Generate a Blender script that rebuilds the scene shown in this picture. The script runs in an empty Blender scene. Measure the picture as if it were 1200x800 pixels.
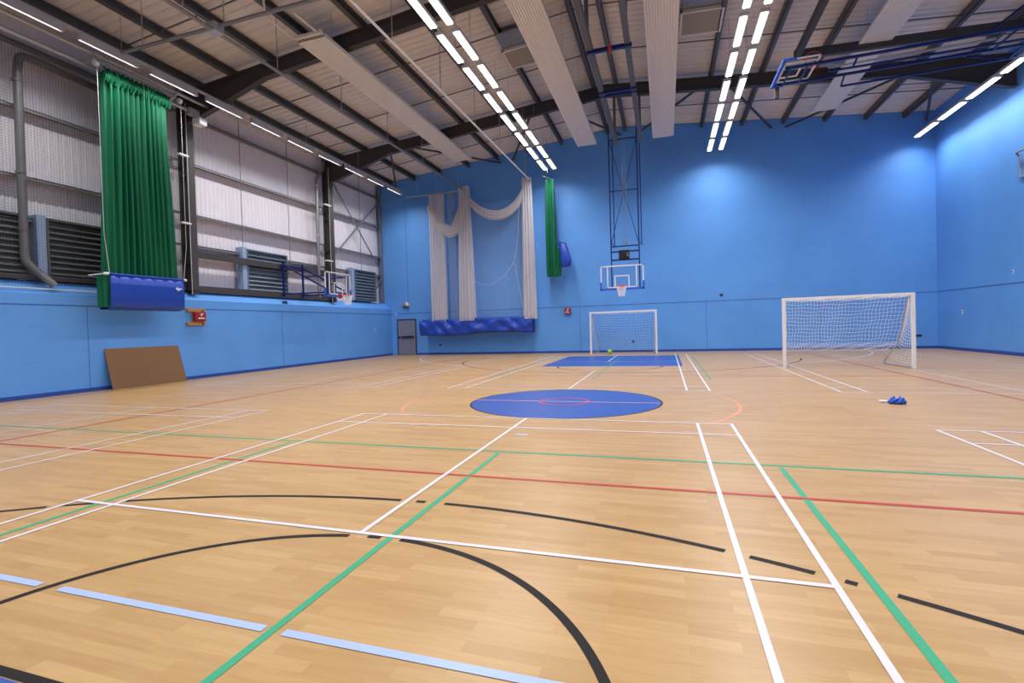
import bpy, bmesh, math, random
from mathutils import Vector, Matrix
rnd = random.Random(7)
SC = bpy.context.scene
COL = SC.collection
PI = math.pi

# ------------------------------------------------------------------ materials
def mat(name, col, rough=.6, metal=0., spec=.5, emit=None, estr=0., alpha=1.):
    m = bpy.data.materials.new(name); m.use_nodes = True
    b = m.node_tree.nodes['Principled BSDF']
    b.inputs['Base Color'].default_value = (*col, 1)
    b.inputs['Roughness'].default_value = rough
    b.inputs['Metallic'].default_value = metal
    b.inputs['Specular IOR Level'].default_value = spec
    if emit:
        b.inputs['Emission Color'].default_value = (*emit, 1)
        b.inputs['Emission Strength'].default_value = estr
    b.inputs['Alpha'].default_value = alpha
    # small procedural variation of colour
    nt = m.node_tree
    tc = nt.nodes.new('ShaderNodeTexCoord'); nz = nt.nodes.new('ShaderNodeTexNoise')
    nz.inputs['Scale'].default_value = 3; nz.inputs['Detail'].default_value = 4
    mx = nt.nodes.new('ShaderNodeMix'); mx.data_type = 'RGBA'
    mx.inputs['A'].default_value = (*[c*.93 for c in col], 1); mx.inputs['B'].default_value = (*[min(1, c*1.07) for c in col], 1)
    nt.links.new(tc.outputs['Object'], nz.inputs['Vector']); nt.links.new(nz.outputs['Fac'], mx.inputs['Factor'])
    nt.links.new(mx.outputs['Result'], b.inputs['Base Color'])
    return m

def paint_block(name, col, axis, bump=.15, mottled=.03):
    """painted blockwork: brick bump, axis tells the wall's horizontal direction"""
    m = bpy.data.materials.new(name); m.use_nodes = True; nt = m.node_tree; N = nt.nodes; L = nt.links
    b = N['Principled BSDF']; b.inputs['Roughness'].default_value = .5; b.inputs['Specular IOR Level'].default_value = .35
    tc = N.new('ShaderNodeTexCoord'); sp = N.new('ShaderNodeSeparateXYZ'); cb = N.new('ShaderNodeCombineXYZ')
    L.new(tc.outputs['Object'], sp.inputs[0]); L.new(sp.outputs[axis], cb.inputs[0]); L.new(sp.outputs['Z'], cb.inputs[1])
    br = N.new('ShaderNodeTexBrick'); br.inputs['Scale'].default_value = 1
    br.inputs['Brick Width'].default_value = .45; br.inputs['Row Height'].default_value = .075*1.5
    br.inputs['Mortar Size'].default_value = .006; br.inputs['Mortar Smooth'].default_value = .4
    br.inputs['Color1'].default_value = (*col, 1)
    br.inputs['Color2'].default_value = (*[c*(1-mottled) for c in col], 1)
    br.inputs['Mortar'].default_value = (*[c*.93 for c in col], 1)
    L.new(cb.outputs[0], br.inputs['Vector'])
    nz = N.new('ShaderNodeTexNoise'); nz.inputs['Scale'].default_value = .6; nz.inputs['Detail'].default_value = 5
    L.new(tc.outputs['Object'], nz.inputs['Vector'])
    mx = N.new('ShaderNodeMix'); mx.data_type = 'RGBA'; mx.blend_type = 'MULTIPLY'; mx.inputs['Factor'].default_value = 1
    rp = N.new('ShaderNodeValToRGB'); rp.color_ramp.elements[0].color = (.88, .9, .93, 1); rp.color_ramp.elements[1].color = (1, 1, 1, 1)
    rp.color_ramp.elements[0].position = .3; rp.color_ramp.elements[1].position = .65
    L.new(nz.outputs['Fac'], rp.inputs[0]); L.new(br.outputs['Color'], mx.inputs['A']); L.new(rp.outputs[0], mx.inputs['B'])
    L.new(mx.outputs['Result'], b.inputs['Base Color'])
    bp = N.new('ShaderNodeBump'); bp.inputs['Strength'].default_value = bump; bp.inputs['Distance'].default_value = .004; bp.invert = True
    L.new(br.outputs['Fac'], bp.inputs['Height']); L.new(bp.outputs[0], b.inputs['Normal'])
    return m

def wood_floor():
    m = bpy.data.materials.new('maple_floor'); m.use_nodes = True; nt = m.node_tree; N = nt.nodes; L = nt.links
    b = N['Principled BSDF']
    tc = N.new('ShaderNodeTexCoord')
    def brick(w, h, c1, c2, mort, off):
        br = N.new('ShaderNodeTexBrick'); br.inputs['Scale'].default_value = 1; br.offset = off; br.offset_frequency = 2
        br.inputs['Brick Width'].default_value = w; br.inputs['Row Height'].default_value = h
        br.inputs['Mortar Size'].default_value = mort; br.inputs['Mortar Smooth'].default_value = 0; br.inputs['Bias'].default_value = 0
        br.inputs['Color1'].default_value = (*c1, 1); br.inputs['Color2'].default_value = (*c2, 1)
        br.inputs['Mortar'].default_value = (*[(x+y)*.46 for x, y in zip(c1, c2)], 1)
        L.new(tc.outputs['Object'], br.inputs['Vector']); return br
    A = (.545, .350, .150); B = (.460, .278, .105)
    b1 = brick(.62, .083, A, B, .0011, .37)
    mp = N.new('ShaderNodeMapping'); mp.inputs['Scale'].default_value = (1.1, 14, 1); L.new(tc.outputs['Object'], mp.inputs['Vector'])
    nz = N.new('ShaderNodeTexNoise'); nz.inputs['Scale'].default_value = 2.2; nz.inputs['Detail'].default_value = 7; nz.inputs['Roughness'].default_value = .65
    nz.inputs['Distortion'].default_value = .6
    L.new(mp.outputs[0], nz.inputs['Vector'])
    rp = N.new('ShaderNodeValToRGB'); rp.color_ramp.elements[0].position = .3; rp.color_ramp.elements[1].position = .7
    rp.color_ramp.elements[0].color = (.90, .86, .80, 1); rp.color_ramp.elements[1].color = (1.04, 1.03, 1.02, 1)
    L.new(nz.outputs['Fac'], rp.inputs[0])
    mx = N.new('ShaderNodeMix'); mx.data_type = 'RGBA'; mx.blend_type = 'MULTIPLY'; mx.inputs['Factor'].default_value = 1
    L.new(b1.outputs['Color'], mx.inputs['A']); L.new(rp.outputs[0], mx.inputs['B'])
    L.new(mx.outputs['Result'], b.inputs['Base Color'])
    b.inputs['Roughness'].default_value = .34; b.inputs['Specular IOR Level'].default_value = .42
    n2 = N.new('ShaderNodeTexNoise'); n2.inputs['Scale'].default_value = 1.3; n2.inputs['Detail'].default_value = 3
    L.new(tc.outputs['Object'], n2.inputs['Vector'])
    mr = N.new('ShaderNodeMapRange'); mr.inputs['To Min'].default_value = .29; mr.inputs['To Max'].default_value = .4
    L.new(n2.outputs['Fac'], mr.inputs['Value']); L.new(mr.outputs[0], b.inputs['Roughness'])
    return m

def net_cloth(name, col, trans):
    m = bpy.data.materials.new(name); m.use_nodes = True; nt = m.node_tree; N = nt.nodes; L = nt.links
    out = N['Material Output']; N.remove(N['Principled BSDF'])
    d = N.new('ShaderNodeBsdfDiffuse'); d.inputs[0].default_value = (*col, 1)
    t = N.new('ShaderNodeBsdfTranslucent'); t.inputs[0].default_value = (*col, 1)
    tr = N.new('ShaderNodeBsdfTransparent')
    m1 = N.new('ShaderNodeMixShader'); m1.inputs[0].default_value = .3
    L.new(d.outputs[0], m1.inputs[1]); L.new(t.outputs[0], m1.inputs[2])
    tc = N.new('ShaderNodeTexCoord'); mp = N.new('ShaderNodeMapping'); mp.inputs['Scale'].default_value = (9, 9, .5)
    nz = N.new('ShaderNodeTexNoise'); nz.inputs['Scale'].default_value = 1.5
    mr = N.new('ShaderNodeMapRange'); mr.inputs['To Min'].default_value = max(0, trans-.15); mr.inputs['To Max'].default_value = trans+.15
    L.new(tc.outputs['Object'], mp.inputs[0]); L.new(mp.outputs[0], nz.inputs[0]); L.new(nz.outputs['Fac'], mr.inputs['Value'])
    m2 = N.new('ShaderNodeMixShader'); L.new(mr.outputs[0], m2.inputs[0]); L.new(m1.outputs[0], m2.inputs[1]); L.new(tr.outputs[0], m2.inputs[2])
    L.new(m2.outputs[0], out.inputs[0]); return m

BLUE = (.128, .380, .87)
M = dict(
    floor=wood_floor(),
    wallx=paint_block('blue_block_paint_long', BLUE, 'X'), wally=paint_block('blue_block_paint_side', BLUE, 'Y'),
    joint=mat('joint_shade_blue', (.035, .12, .36), .7),
    skirt=mat('dark_blue_skirting', (.02, .07, .36), .45),
    deck=mat('light_grey_roof_deck', (.70, .67, .67), .55, 0, .3),
    clad=mat('white_cladding', (.80, .77, .82), .5),
    steel=mat('dark_steel', (.062, .055, .055), .5, 0, .4),
    rail=mat('galvanised_rail', (.27, .27, .28), .45, .5),
    purlin=mat('grey_purlin', (.115, .12, .125), .5, .3),
    galv=mat('galvanised_tube', (.50, .51, .53), .38, .6),
    white=mat('white_metal', (.82, .82, .84), .4),
    offw=mat('white_radiant_panel', (.74, .71, .68), .5),
    housing=mat('fitting_housing', (.55, .55, .56), .4, .3),
    lamp=mat('lit_tube', (1, 1, 1), .5, emit=(1, .985, 1.0), estr=5.),
    green=mat('green_curtain_cloth', (.002, .125, .055), .6, 0, .3),
    bag=mat('blue_canvas', (.008, .058, .44), .38, 0, .5),
    bagdark=mat('dark_blue_edging', (.01, .03, .18), .6),
    net=net_cloth('white_cricket_netting', (.78, .74, .73), .34),
    sheer=net_cloth('sheer_netting', (.75, .78, .85), .88),
    rope=mat('white_rope', (.62, .62, .60), .7), pipeg=mat('grey_pipe_paint', (.17, .17, .18), .45, .2),
    cord=mat('white_goal_cord', (.88, .9, .93), .6),
    guard=mat('dark_guard_net', (.05, .045, .05), .7),
    navy=mat('navy_powder_coat', (.007, .013, .13), .35),
    pad=mat('blue_board_padding', (.03, .12, .62), .5),
    red=mat('orange_red_rim', (.68, .035, .02), .4),
    alarm=mat('red_alarm_box', (.32, .009, .014), .4),
    ply=mat('varnished_plywood', (.46, .24, .09), .5),
    board=mat('brown_hardboard', (.21, .105, .036), .6),
    door=mat('grey_door', (.20, .22, .30), .5),
    dframe=mat('dark_door_frame', (.035, .03, .06), .5),
    louvre=mat('grey_green_louvre', (.115, .135, .14), .45, .2),
    louvre2=mat('blue_grey_louvre', (.17, .22, .29), .45, .2),
    pbox=mat('pale_blue_post', (.30, .42, .62), .5),
    vent=mat('beige_vent_face', (.33, .29, .21), .6),
    black=mat('black_plastic', (.012, .012, .014), .4),
    lime=mat('lime_ball', (.28, .62, .06), .5),
    cloth=mat('blue_cloth', (.03, .12, .62), .6),
    lwhite=mat('white_line_paint', (.68, .67, .72), .42, 0, .35),
    lgreen=mat('green_line_paint', (.040, .36, .185), .42, 0, .35),
    lred=mat('red_line_paint', (.47, .045, .028), .42, 0, .35),
    lblack=mat('black_line_paint', (.018, .015, .015), .55, 0, .15),
    llight=mat('pale_blue_line_paint', (.38, .50, .82), .38),
    lorange=mat('orange_line_paint', (.74, .29, .11), .38),
    lfade=mat('worn_orange_line_paint', (.56, .31, .13), .38),
    lpink=mat('pink_line_paint', (.62, .32, .38), .38),
    lrose=mat('red_circle_paint', (.62, .06, .10), .38),
    lblue=mat('blue_floor_paint', (.026, .080, .36), .36),
)
def glass_mat():
    m = bpy.data.materials.new('clear_acrylic'); m.use_nodes = True; nt = m.node_tree; N = nt.nodes; L = nt.links
    out = N['Material Output']; N.remove(N['Principled BSDF'])
    g = N.new('ShaderNodeBsdfGlossy'); g.inputs['Roughness'].default_value = .05; tr = N.new('ShaderNodeBsdfTransparent')
    tr.inputs[0].default_value = (.97, .98, .98, 1)
    mx = N.new('ShaderNodeMixShader'); mx.inputs[0].default_value = .03
    L.new(tr.outputs[0], mx.inputs[1]); L.new(g.outputs[0], mx.inputs[2]); L.new(mx.outputs[0], out.inputs[0]); return m
M['glass'] = glass_mat()

# ------------------------------------------------------------------ mesh builder
class MB:
    def __init__(s): s.v = []; s.f = []; s.smooth = []
    def add(s, vs, fs, sm=False):
        o = len(s.v); s.v += [tuple(p) for p in vs]
        for f in fs: s.f.append(tuple(i+o for i in f)); s.smooth.append(sm)
        return s
    def box(s, x0, x1, y0, y1, z0, z1, bev=0):
        if bev <= 0:
            v = [(x, y, z) for x in (x0, x1) for y in (y0, y1) for z in (z0, z1)]
            f = [(0, 1, 3, 2), (4, 6, 7, 5), (0, 4, 5, 1), (2, 3, 7, 6), (0, 2, 6, 4), (1, 5, 7, 3)]
            return s.add(v, f)
        bm = bmesh.new(); bmesh.ops.create_cube(bm, size=1)
        for q in bm.verts:
            q.co = Vector(((x0+x1)/2+q.co.x*(x1-x0), (y0+y1)/2+q.co.y*(y1-y0), (z0+z1)/2+q.co.z*(z1-z0)))
        bmesh.ops.bevel(bm, geom=bm.edges[:], offset=bev, segments=2, affect='EDGES', profile=.5)
        bm.verts.index_update(); s.add([q.co[:] for q in bm.verts], [[l.index for l in f.verts] for f in bm.faces]); bm.free(); return s
    def bar(s, p0, p1, w, h=None, up=(0, 0, 1)):
        """rectangular bar from p0 to p1; w across, h along 'up'"""
        h = h or w; p0 = Vector(p0); p1 = Vector(p1); d = (p1-p0).normalized(); u = Vector(up)
        if abs(d.dot(u)) > .97: u = Vector((0, 1, 0))
        r = d.cross(u).normalized(); u = r.cross(d).normalized()
        v = [p+r*a*w/2+u*b*h/2 for p in (p0, p1) for a, b in ((-1, -1), (1, -1), (1, 1), (-1, 1))]
        return s.add(v, [(0, 3, 2, 1), (4, 5, 6, 7), (0, 1, 5, 4), (1, 2, 6, 5), (2, 3, 7, 6), (3, 0, 4, 7)])
    def tube(s, pts, r, n=10, closed=False, rs=None):
        pts = [Vector(p) for p in pts]; N = len(pts); rings = []; last = None
        for i, p in enumerate(pts):
            if closed: d = pts[(i+1) % N]-pts[i-1]
            else: d = pts[min(i+1, N-1)]-pts[max(i-1, 0)]
            d.normalize()
            if last is None:
                a = Vector((0, 0, 1)) if abs(d.z) < .9 else Vector((1, 0, 0)); u = d.cross(a).normalized()
            else: u = (last-d*last.dot(d)).normalized()
            last = u; w = d.cross(u); rr = rs[i] if rs else r
            rings.append([p+(u*math.cos(2*PI*k/n)+w*math.sin(2*PI*k/n))*rr for k in range(n)])
        v = [q for g in rings for q in g]; f = []
        for i in range(N if closed else N-1):
            j = (i+1) % N
            for k in range(n): f.append((i*n+k, i*n+(k+1) % n, j*n+(k+1) % n, j*n+k))
        s.add(v, f, True)
        if not closed:
            s.add(rings[0], [tuple(range(n))[::-1]]); s.add(rings[-1], [tuple(range(n))])
        return s
    def sheet(s, grid, sm=True, closed=False):
        R = len(grid); C = len(grid[0]); v = [q for g in grid for q in g]; f = []
        for i in range(R-1):
            for k in range(C if closed else C-1): f.append((i*C+k, i*C+(k+1) % C, (i+1)*C+(k+1) % C, (i+1)*C+k))
        return s.add(v, f, sm)
    def cap(s, ring, flip=False):
        c = sum((Vector(p) for p in ring), Vector())/len(ring); n = len(ring)
        return s.add(list(ring)+[c], [((k+1) % n, k, n) if flip else (k, (k+1) % n, n) for k in range(n)], True)
    def prism(s, poly, y0, y1, axis='Y'):
        n = len(poly)
        def P(a, b, t): return (a, t, b) if axis == 'Y' else (t, a, b)
        v = [P(a, b, y0) for a, b in poly]+[P(a, b, y1) for a, b in poly]
        f = [tuple(range(n)), tuple(range(n, 2*n))[::-1]]+[(i, i+n, (i+1) % n+n, (i+1) % n) for i in range(n)]
        return s.add(v, f)
    def strip(s, p0, p1, w, z, t=.0015):
        """flat painted stripe on the floor"""
        a = Vector((p0[0], p0[1])); b = Vector((p1[0], p1[1])); d = (b-a).normalized(); r = Vector((-d.y, d.x))*w/2
        q = [a+r, a-r, b-r, b+r]; v = [(*c, z) for c in q]
        return s.add(v, [(0, 1, 2, 3)])
    def arc(s, c, r, a0, a1, w, z, n=64):
        v = []; f = []
        for i in range(n+1):
            a = math.radians(a0+(a1-a0)*i/n)
            for rr in (r-w/2, r+w/2): v.append((c[0]+rr*math.cos(a), c[1]+rr*math.sin(a), z))
        for i in range(n): f.append((2*i, 2*i+1, 2*i+3, 2*i+2))
        return s.add(v, f)
    def disc(s, c, r, z, n=96):
        v = [(c[0]+r*math.cos(2*PI*i/n), c[1]+r*math.sin(2*PI*i/n), z) for i in range(n)]
        return s.add(v, [tuple(range(n))])
    def build(s, name, m, parent=None, kind=None, label=None, loc=None):
        """links everything collected as ONE object whose origin is at its parent's place (or loc)"""
        me = bpy.data.meshes.new(name)
        base = Vector(loc) if loc is not None else Vector((0, 0, 0))
        pw = base
        if parent is not None: pw = WORLD[parent.name]
        me.from_pydata([(Vector(p)-pw)[:] for p in s.v], [], s.f)
        for i, p in enumerate(me.polygons): p.use_smooth = s.smooth[i]
        bm = bmesh.new(); bm.from_mesh(me); bmesh.ops.recalc_face_normals(bm, faces=bm.faces[:]) if not s.flat() else None
        bm.to_mesh(me); bm.free()
        me.materials.append(M[m]); me.update()
        o = bpy.data.objects.new(name, me); COL.objects.link(o)
        if parent is not None: o.parent = parent
        else: o.location = base
        WORLD[o.name] = pw.copy() if isinstance(pw, Vector) else Vector(pw)
        if kind: o['kind'] = kind
        if label: o['label'] = label
        return o
    def flat(s):
        zs = {round(p[2], 5) for p in s.v}; return len(zs) == 1
WORLD = {}

def thing(name, loc, label, cat, group=None):
    o = bpy.data.objects.new(name, None); o.empty_display_size = .2; COL.objects.link(o); o.location = loc
    WORLD[o.name] = Vector(loc); o['label'] = label; o['category'] = cat
    if group: o['group'] = group
    return o
def tag(o, label, cat, group=None):
    o['label'] = label; o['category'] = cat
    if group: o['group'] = group
    return o
def copy_tree(o, parent=None):
    c = o.copy(); COL.objects.link(c)
    if parent is not None:
        c.parent = parent
    for ch in kids[o.name]: copy_tree(ch, c)
    return c
kids = {}
def index_kids():
    kids.clear()
    for o in bpy.data.objects: kids.setdefault(o.name, [])
    for o in bpy.data.objects:
        if o.parent: kids[o.parent.name].append(o)

# ------------------------------------------------------------------ the hall
XW = 13.5; YF = 23.83; YN = -10.67; ZR = 11.66; SL = .098
def roof(x): return ZR-SL*abs(x)

fl = MB().box(-XW-.3, XW+.3, YN-.3, YF+.3, -.2, 0).build('floor', 'floor', kind='structure')
CX, CY = .26, 6.58
Z1, Z2, Z3, Z4 = .0012, .0020, .0032, .0040
# painted areas
m = MB().disc((CX, CY), 1.82, Z1); m.build('centre_circle', 'lblue', fl, label='solid blue centre circle painted on the floor')
m = MB().arc((CX, CY), 1.83, 0, 360, .03, Z2, 96); m.build('circle_outline', 'lblack', fl)
m = MB()
for a, b in ((14.95, 20.8), (-7.6, -1.80)): m.add([(CX-2.45, a, Z1), (CX+2.45, a, Z1), (CX+2.45, b, Z1), (CX-2.45, b, Z1)], [(0, 1, 2, 3)])
m.build('free_throw_key', 'lblue', fl, label='blue painted key areas under the end baskets')
# basketball markings in black
m = MB()
def gaps_arc(mb, c, r, a0, a1, w, z, gaps):
    """arc broken where the given x ranges are crossed by other lines"""
    seg = []; n = int(abs(a1-a0)*4); st = None
    for i in range(n+1):
        a = a0+(a1-a0)*i/n; x = c[0]+r*math.cos(math.radians(a))
        on = not any(g0 < x < g1 for g0, g1 in gaps)
        if on and st is None: st = a
        if (not on or i == n) and st is not None:
            if abs(a-st) > .3: mb.arc(c, r, st, a, w, z, max(4, int(abs(a-st)/1.5)))
            st = None
def mirY(y): return 2*CY-y
G1 = [(-2.79, -2.55), (-3.12, -3.06), (-.05, .10), (.18, .35), (2.53, 2.67), (2.98, 3.12), (3.17, 3.33)]
gaps_arc(m, (CX, -6.03), 6.75, 8, 172, .05, Z2, G1)
gaps_arc(m, (CX, mirY(-6.03)), 6.75, 188, 352, .05, Z2, [])
gaps_arc(m, (CX, -1.835), 1.80, 0, 180, .05, Z2, [(-.06, .09), (.19, .35)])
gaps_arc(m, (CX, mirY(-1.80)), 1.80, 180, 360, .05, Z2, [])
for y in (-1.77, ): m.strip((CX-2.45, y), (CX+2.45, y), .05, Z2)
for sx in (-1, 1):
    m.strip((CX+sx*2.45, -1.77), (CX+sx*2.45, -7.6), .05, Z2)
    m.strip((CX+sx*6.62, 19.9), (CX+sx*6.62, 20.8), .05, Z2)
m.build('basketball_lines', 'lblack', fl, label='black basketball arcs and key lines')
# netball red
m = MB()
x0, x1 = CX-7.65, CX+7.62
m.strip((x0, 1.53), (13.4, 1.53), .05, Z3); m.strip((x0, 11.64), (x1, 11.64), .04, Z2)
m.strip((x0, YN+1), (x0, 1.5), .05, Z3); m.strip((x0, 1.5), (x0, 21.9), .05, Z3); m.strip((x1, YN+1), (x1, 21.9), .05, Z3); m.strip((x0, 21.9), (x1, 21.9), .05, Z3)
m.build('netball_lines', 'lred', fl, label='thin red netball court lines')
MB().arc((CX, CY), .47, 0, 360, .045, Z4, 48).build('netball_circle', 'lrose', fl, label='small red ring in the blue centre circle')
m = MB().strip((CX-1.8, CY), (CX+1.8, CY), .05, Z3); m.build('halfway_line', 'lpink', fl)
# orange ring
m = MB(); m.arc((CX, CY), 3.12, -38, 22, .055, Z2); m.arc((CX, CY), 3.12, 166, 208, .055, Z2); m.build('orange_arcs', 'lorange', fl, label='orange arcs either side of the centre circle')
m = MB(); m.arc((CX, CY), 3.12, 22, 50, .05, Z2); m.arc((CX, CY), 3.12, 208, 322, .05, Z1+.0004); m.build('worn_orange_arc', 'lfade', fl)
# green lines
m = MB()
for x in (-2.75, .26, 3.25):
    m.strip((x, 2.47), (x, -9.6), .05, Z2+.0004); m.strip((x, 10.69), (x, 20.2), .04, Z2+.0004)
m.strip((-11.5, 2.57), (13.0, 2.52), .05, Z2+.0008)
m.build('green_court_lines', 'lgreen', fl, label='green court lines')
# pale blue line with breaks
m = MB()
for a, b in ((-9, -1.50), (-1.32, .21), (.33, 9)): m.strip((a, -1.18), (b, -1.18), .052, Z3)
m.build('pale_blue_line', 'llight', fl, label='broken pale blue line across the front')
# badminton courts, white
m = MB()
def court(xc, yn, side=1.0, wl=.04):
    for s_ in (-1, 1):
        for hx in (3.05, 2.59): m.strip((xc+s_*hx, yn-6.72), (xc+s_*hx, yn+6.72), wl, Z4)
        for q in (6.70, 5.94, 1.98): m.strip((xc-3.07, yn+s_*q), (xc+3.07, yn+s_*q), wl, Z4+.0004)
        m.strip((xc, yn+s_*1.98), (xc, yn+s_*6.70), wl, Z4+.0008)
for xc in (-8.28, 0, 8.52):
    court(xc, -1.98); court(xc, 15.14)
m.build('badminton_lines', 'lwhite', fl, label='white badminton court lines')
m = MB()
gaps_arc(m, (.0, 24.6), 10.75, 182, 358, .05, Z2, [(-4.6, 5.2)])
m.build('goal_area_arc', 'lwhite', fl, label='white goal area arc')
m = MB().box(.17, .34, 3.43, 3.56, 0, .004); m.build('floor_socket', 'galv', fl, label='small metal floor socket cover')

# far, right and near walls
m = MB().prism([(-14.6, 0), (XW+.3, 0), (XW+.3, roof(XW)), (0, ZR), (-14.6, roof(14.6))], YF, YF+.3); m.build('wall_far', 'wallx', kind='structure')
MB().box(XW, XW+.3, YN, YF, 0, roof(XW)+.1).build('wall_right', 'wally', kind='structure')
m = MB().prism([(-14.6, 0), (XW+.3, 0), (XW+.3, roof(XW)), (0, ZR), (-14.6, roof(14.6))], YN-.3, YN); m.build('wall_near', 'wallx', kind='structure')
wl = MB().prism([(-XW, 0), (-XW, 2.76), (-13.97, 3.12), (-14.6, 3.12), (-14.6, 0)], YN, YF).build('wall_left', 'wally', kind='structure')
# cladding: ribbed white sheet
def ribbed(y0, y1, pitch, fn):
    """profile of (y, depth) pairs with narrow ribs"""
    out = []; y = y0
    while y < y1:
        for t, d in ((0, 0), (.62, 0), (.72, 1), (.90, 1), (1.0, 0)):
            out.append((min(y+t*pitch, y1), d))
        y += pitch
    return out
prof = ribbed(YN, YF, .19, None)
g = [[(-14.30+.018*d, y, z) for y, d in prof] for z in (3.1, 10.35)]
MB().sheet(g, sm=False).build('cladding', 'clad', wl, label='white ribbed metal cladding above the blue wall')
# rails along the cladding, sag rods
cols_y = [-5.35, 2.55, 10.5, 18.45]
bays = [(YN, 2.4), (2.7, 10.35), (10.7, 18.3), (18.65, YF)]
for (a, b) in bays[1:]:
    for z in (9.45, 7.74, 5.9, 4.78):
        m = MB().box(-14.27, -13.98, a, b, z-.012, z+.012).box(-13.995, -13.98, a, b, z-.07, z+.012).box(-14.27, -14.255, a, b, z-.01, z+.08)
        m.build('cladding_rail', 'rail', wl)
for z in (4.50, 3.26):
    m = MB().box(-14.0, -13.78, 10.7, 18.3, z-.13, z+.0).box(-13.80, -13.76, 10.7, 18.3, z-.19, z+.05); m.build('dark_rail', 'steel', wl, label='heavy dark steel rail across the middle bay')
m = MB().box(-14.0, -13.8, 2.7, 10.3, 3.14, 3.24); m.build('dark_rail', 'steel', wl)
for y, z0 in ((13.1, 4.8), (15.8, 4.8), (21.5, 4.78)):
    MB().tube([(-13.97, y, z0), (-13.97, y, 10.2)], .016, 6).build('sag_rod', 'rail', wl)
for p, q in (((18.8, 9.45), (23.6, 4.95)), ((18.7, 5.2), (23.7, 9.35)), ((23.7, 4.9), (22.3, 3.2))):
    MB().bar((-13.93, p[0], p[1]), (-13.93, q[0], q[1]), .03, .085).build('wall_brace', 'rail', wl)
MB().box(-14.1, -13.95, YF-.16, YF, 3.1, 10.2).build('corner_post', 'rail', wl)

# skirting; recessed wall joints as strips, their groove shade painted as darker blue
MB().box(-XW, -XW+.025, YN, YF-.03, 0, .11).build('baseboard_left', 'skirt', kind='structure')
MB().box(XW-.025, XW, YN, YF-.03, 0, .12).build('baseboard_right', 'skirt', kind='structure')
MB().box(-11.83, XW-.03, YF-.025, YF, 0, .11).build('baseboard_far', 'skirt', kind='structure')
k = 1
def trim(mb, mt='joint'):
    global k
    mb.build('trim_%d' % k, mt, kind='structure'); k += 1
trim(MB().box(-XW, XW, YF-.006, YF, 2.455, 2.485))
trim(MB().box(XW-.006, XW, YN, YF, 2.455, 2.49))
trim(MB().box(-XW, -XW+.006, YN, YF, 2.44, 2.465))
for x in (-2.15, 4.11, 9.0): trim(MB().box(x, x+.014, YF-.004, YF, .1, 2.45))
trim(MB().box(-12.36, -12.34, YF-.004, YF, 2.5, 9.3))
for y in (6.86, 14.6): trim(MB().box(-XW, -XW+.004, y, y+.014, .1, 2.44))

# ceiling: ribbed deck following the pitch, purlins, sag bars, bracing
prof = ribbed(YN, YF, .30, None)
g = [[(x, y, roof(x)-.0+.04*(1-d)) for y, d in prof] for x in (-14.6, -9, 0, 9, XW+.3)]
ce = MB().sheet(g, sm=False).build('ceiling', 'deck', kind='structure')
PX = [-13.1, -11.6, -9.95, -8.2, -6.45, -4.65, -2.85, -.45, .45, 2.25, 4.1, 5.9, 7.65, 9.35, 10.95, 12.4]
for x in PX:
    z = roof(x)-.01; w = .07
    m = MB().box(x-w, x-w+.02, YN, YF, z-.25, z).box(x-w, x+w, YN, YF, z-.02, z).box(x-w, x+w, YN, YF, z-.25, z-.23)
    m.build('purlin', 'purlin', ce)
for y in (5.2, 7.9, 13.0, 15.8, 21.2):
    for dx in (0, ):
        m = MB().tube([(-13.4, y, roof(13.4)-.16), (0, y, ZR-.16), (13.4, y, roof(13.4)-.16)], .02, 6)
        m.build('sag_bar', 'purlin', ce)
for y in (14.1, 16.9, 20.2):
    MB().tube([(-11.6, y+.3, roof(11.6)-.17), (-13.2, y+.3, roof(13.2)-.17)], .018, 6).build('sag_bar', 'purlin', ce)
    MB().tube([(10.95, y+.3, roof(10.95)-.17), (13.2, y+.3, roof(13.2)-.17)], .018, 6).build('sag_bar', 'purlin', ce)
for xa, xb in ((11.3, 13.2), (10.9, 7.75), (4.6, 7.15), (3.9, 1.0), (-2.3, .2), (-3.1, -5.6), (-9.6, -6.3), (-10.2, -12.9)):
    MB().bar((xa, 18.5, roof(xa)-.42), (xb, YF, roof(xb)-.42), .09, .06).build('roof_brace', 'steel', ce)

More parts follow.
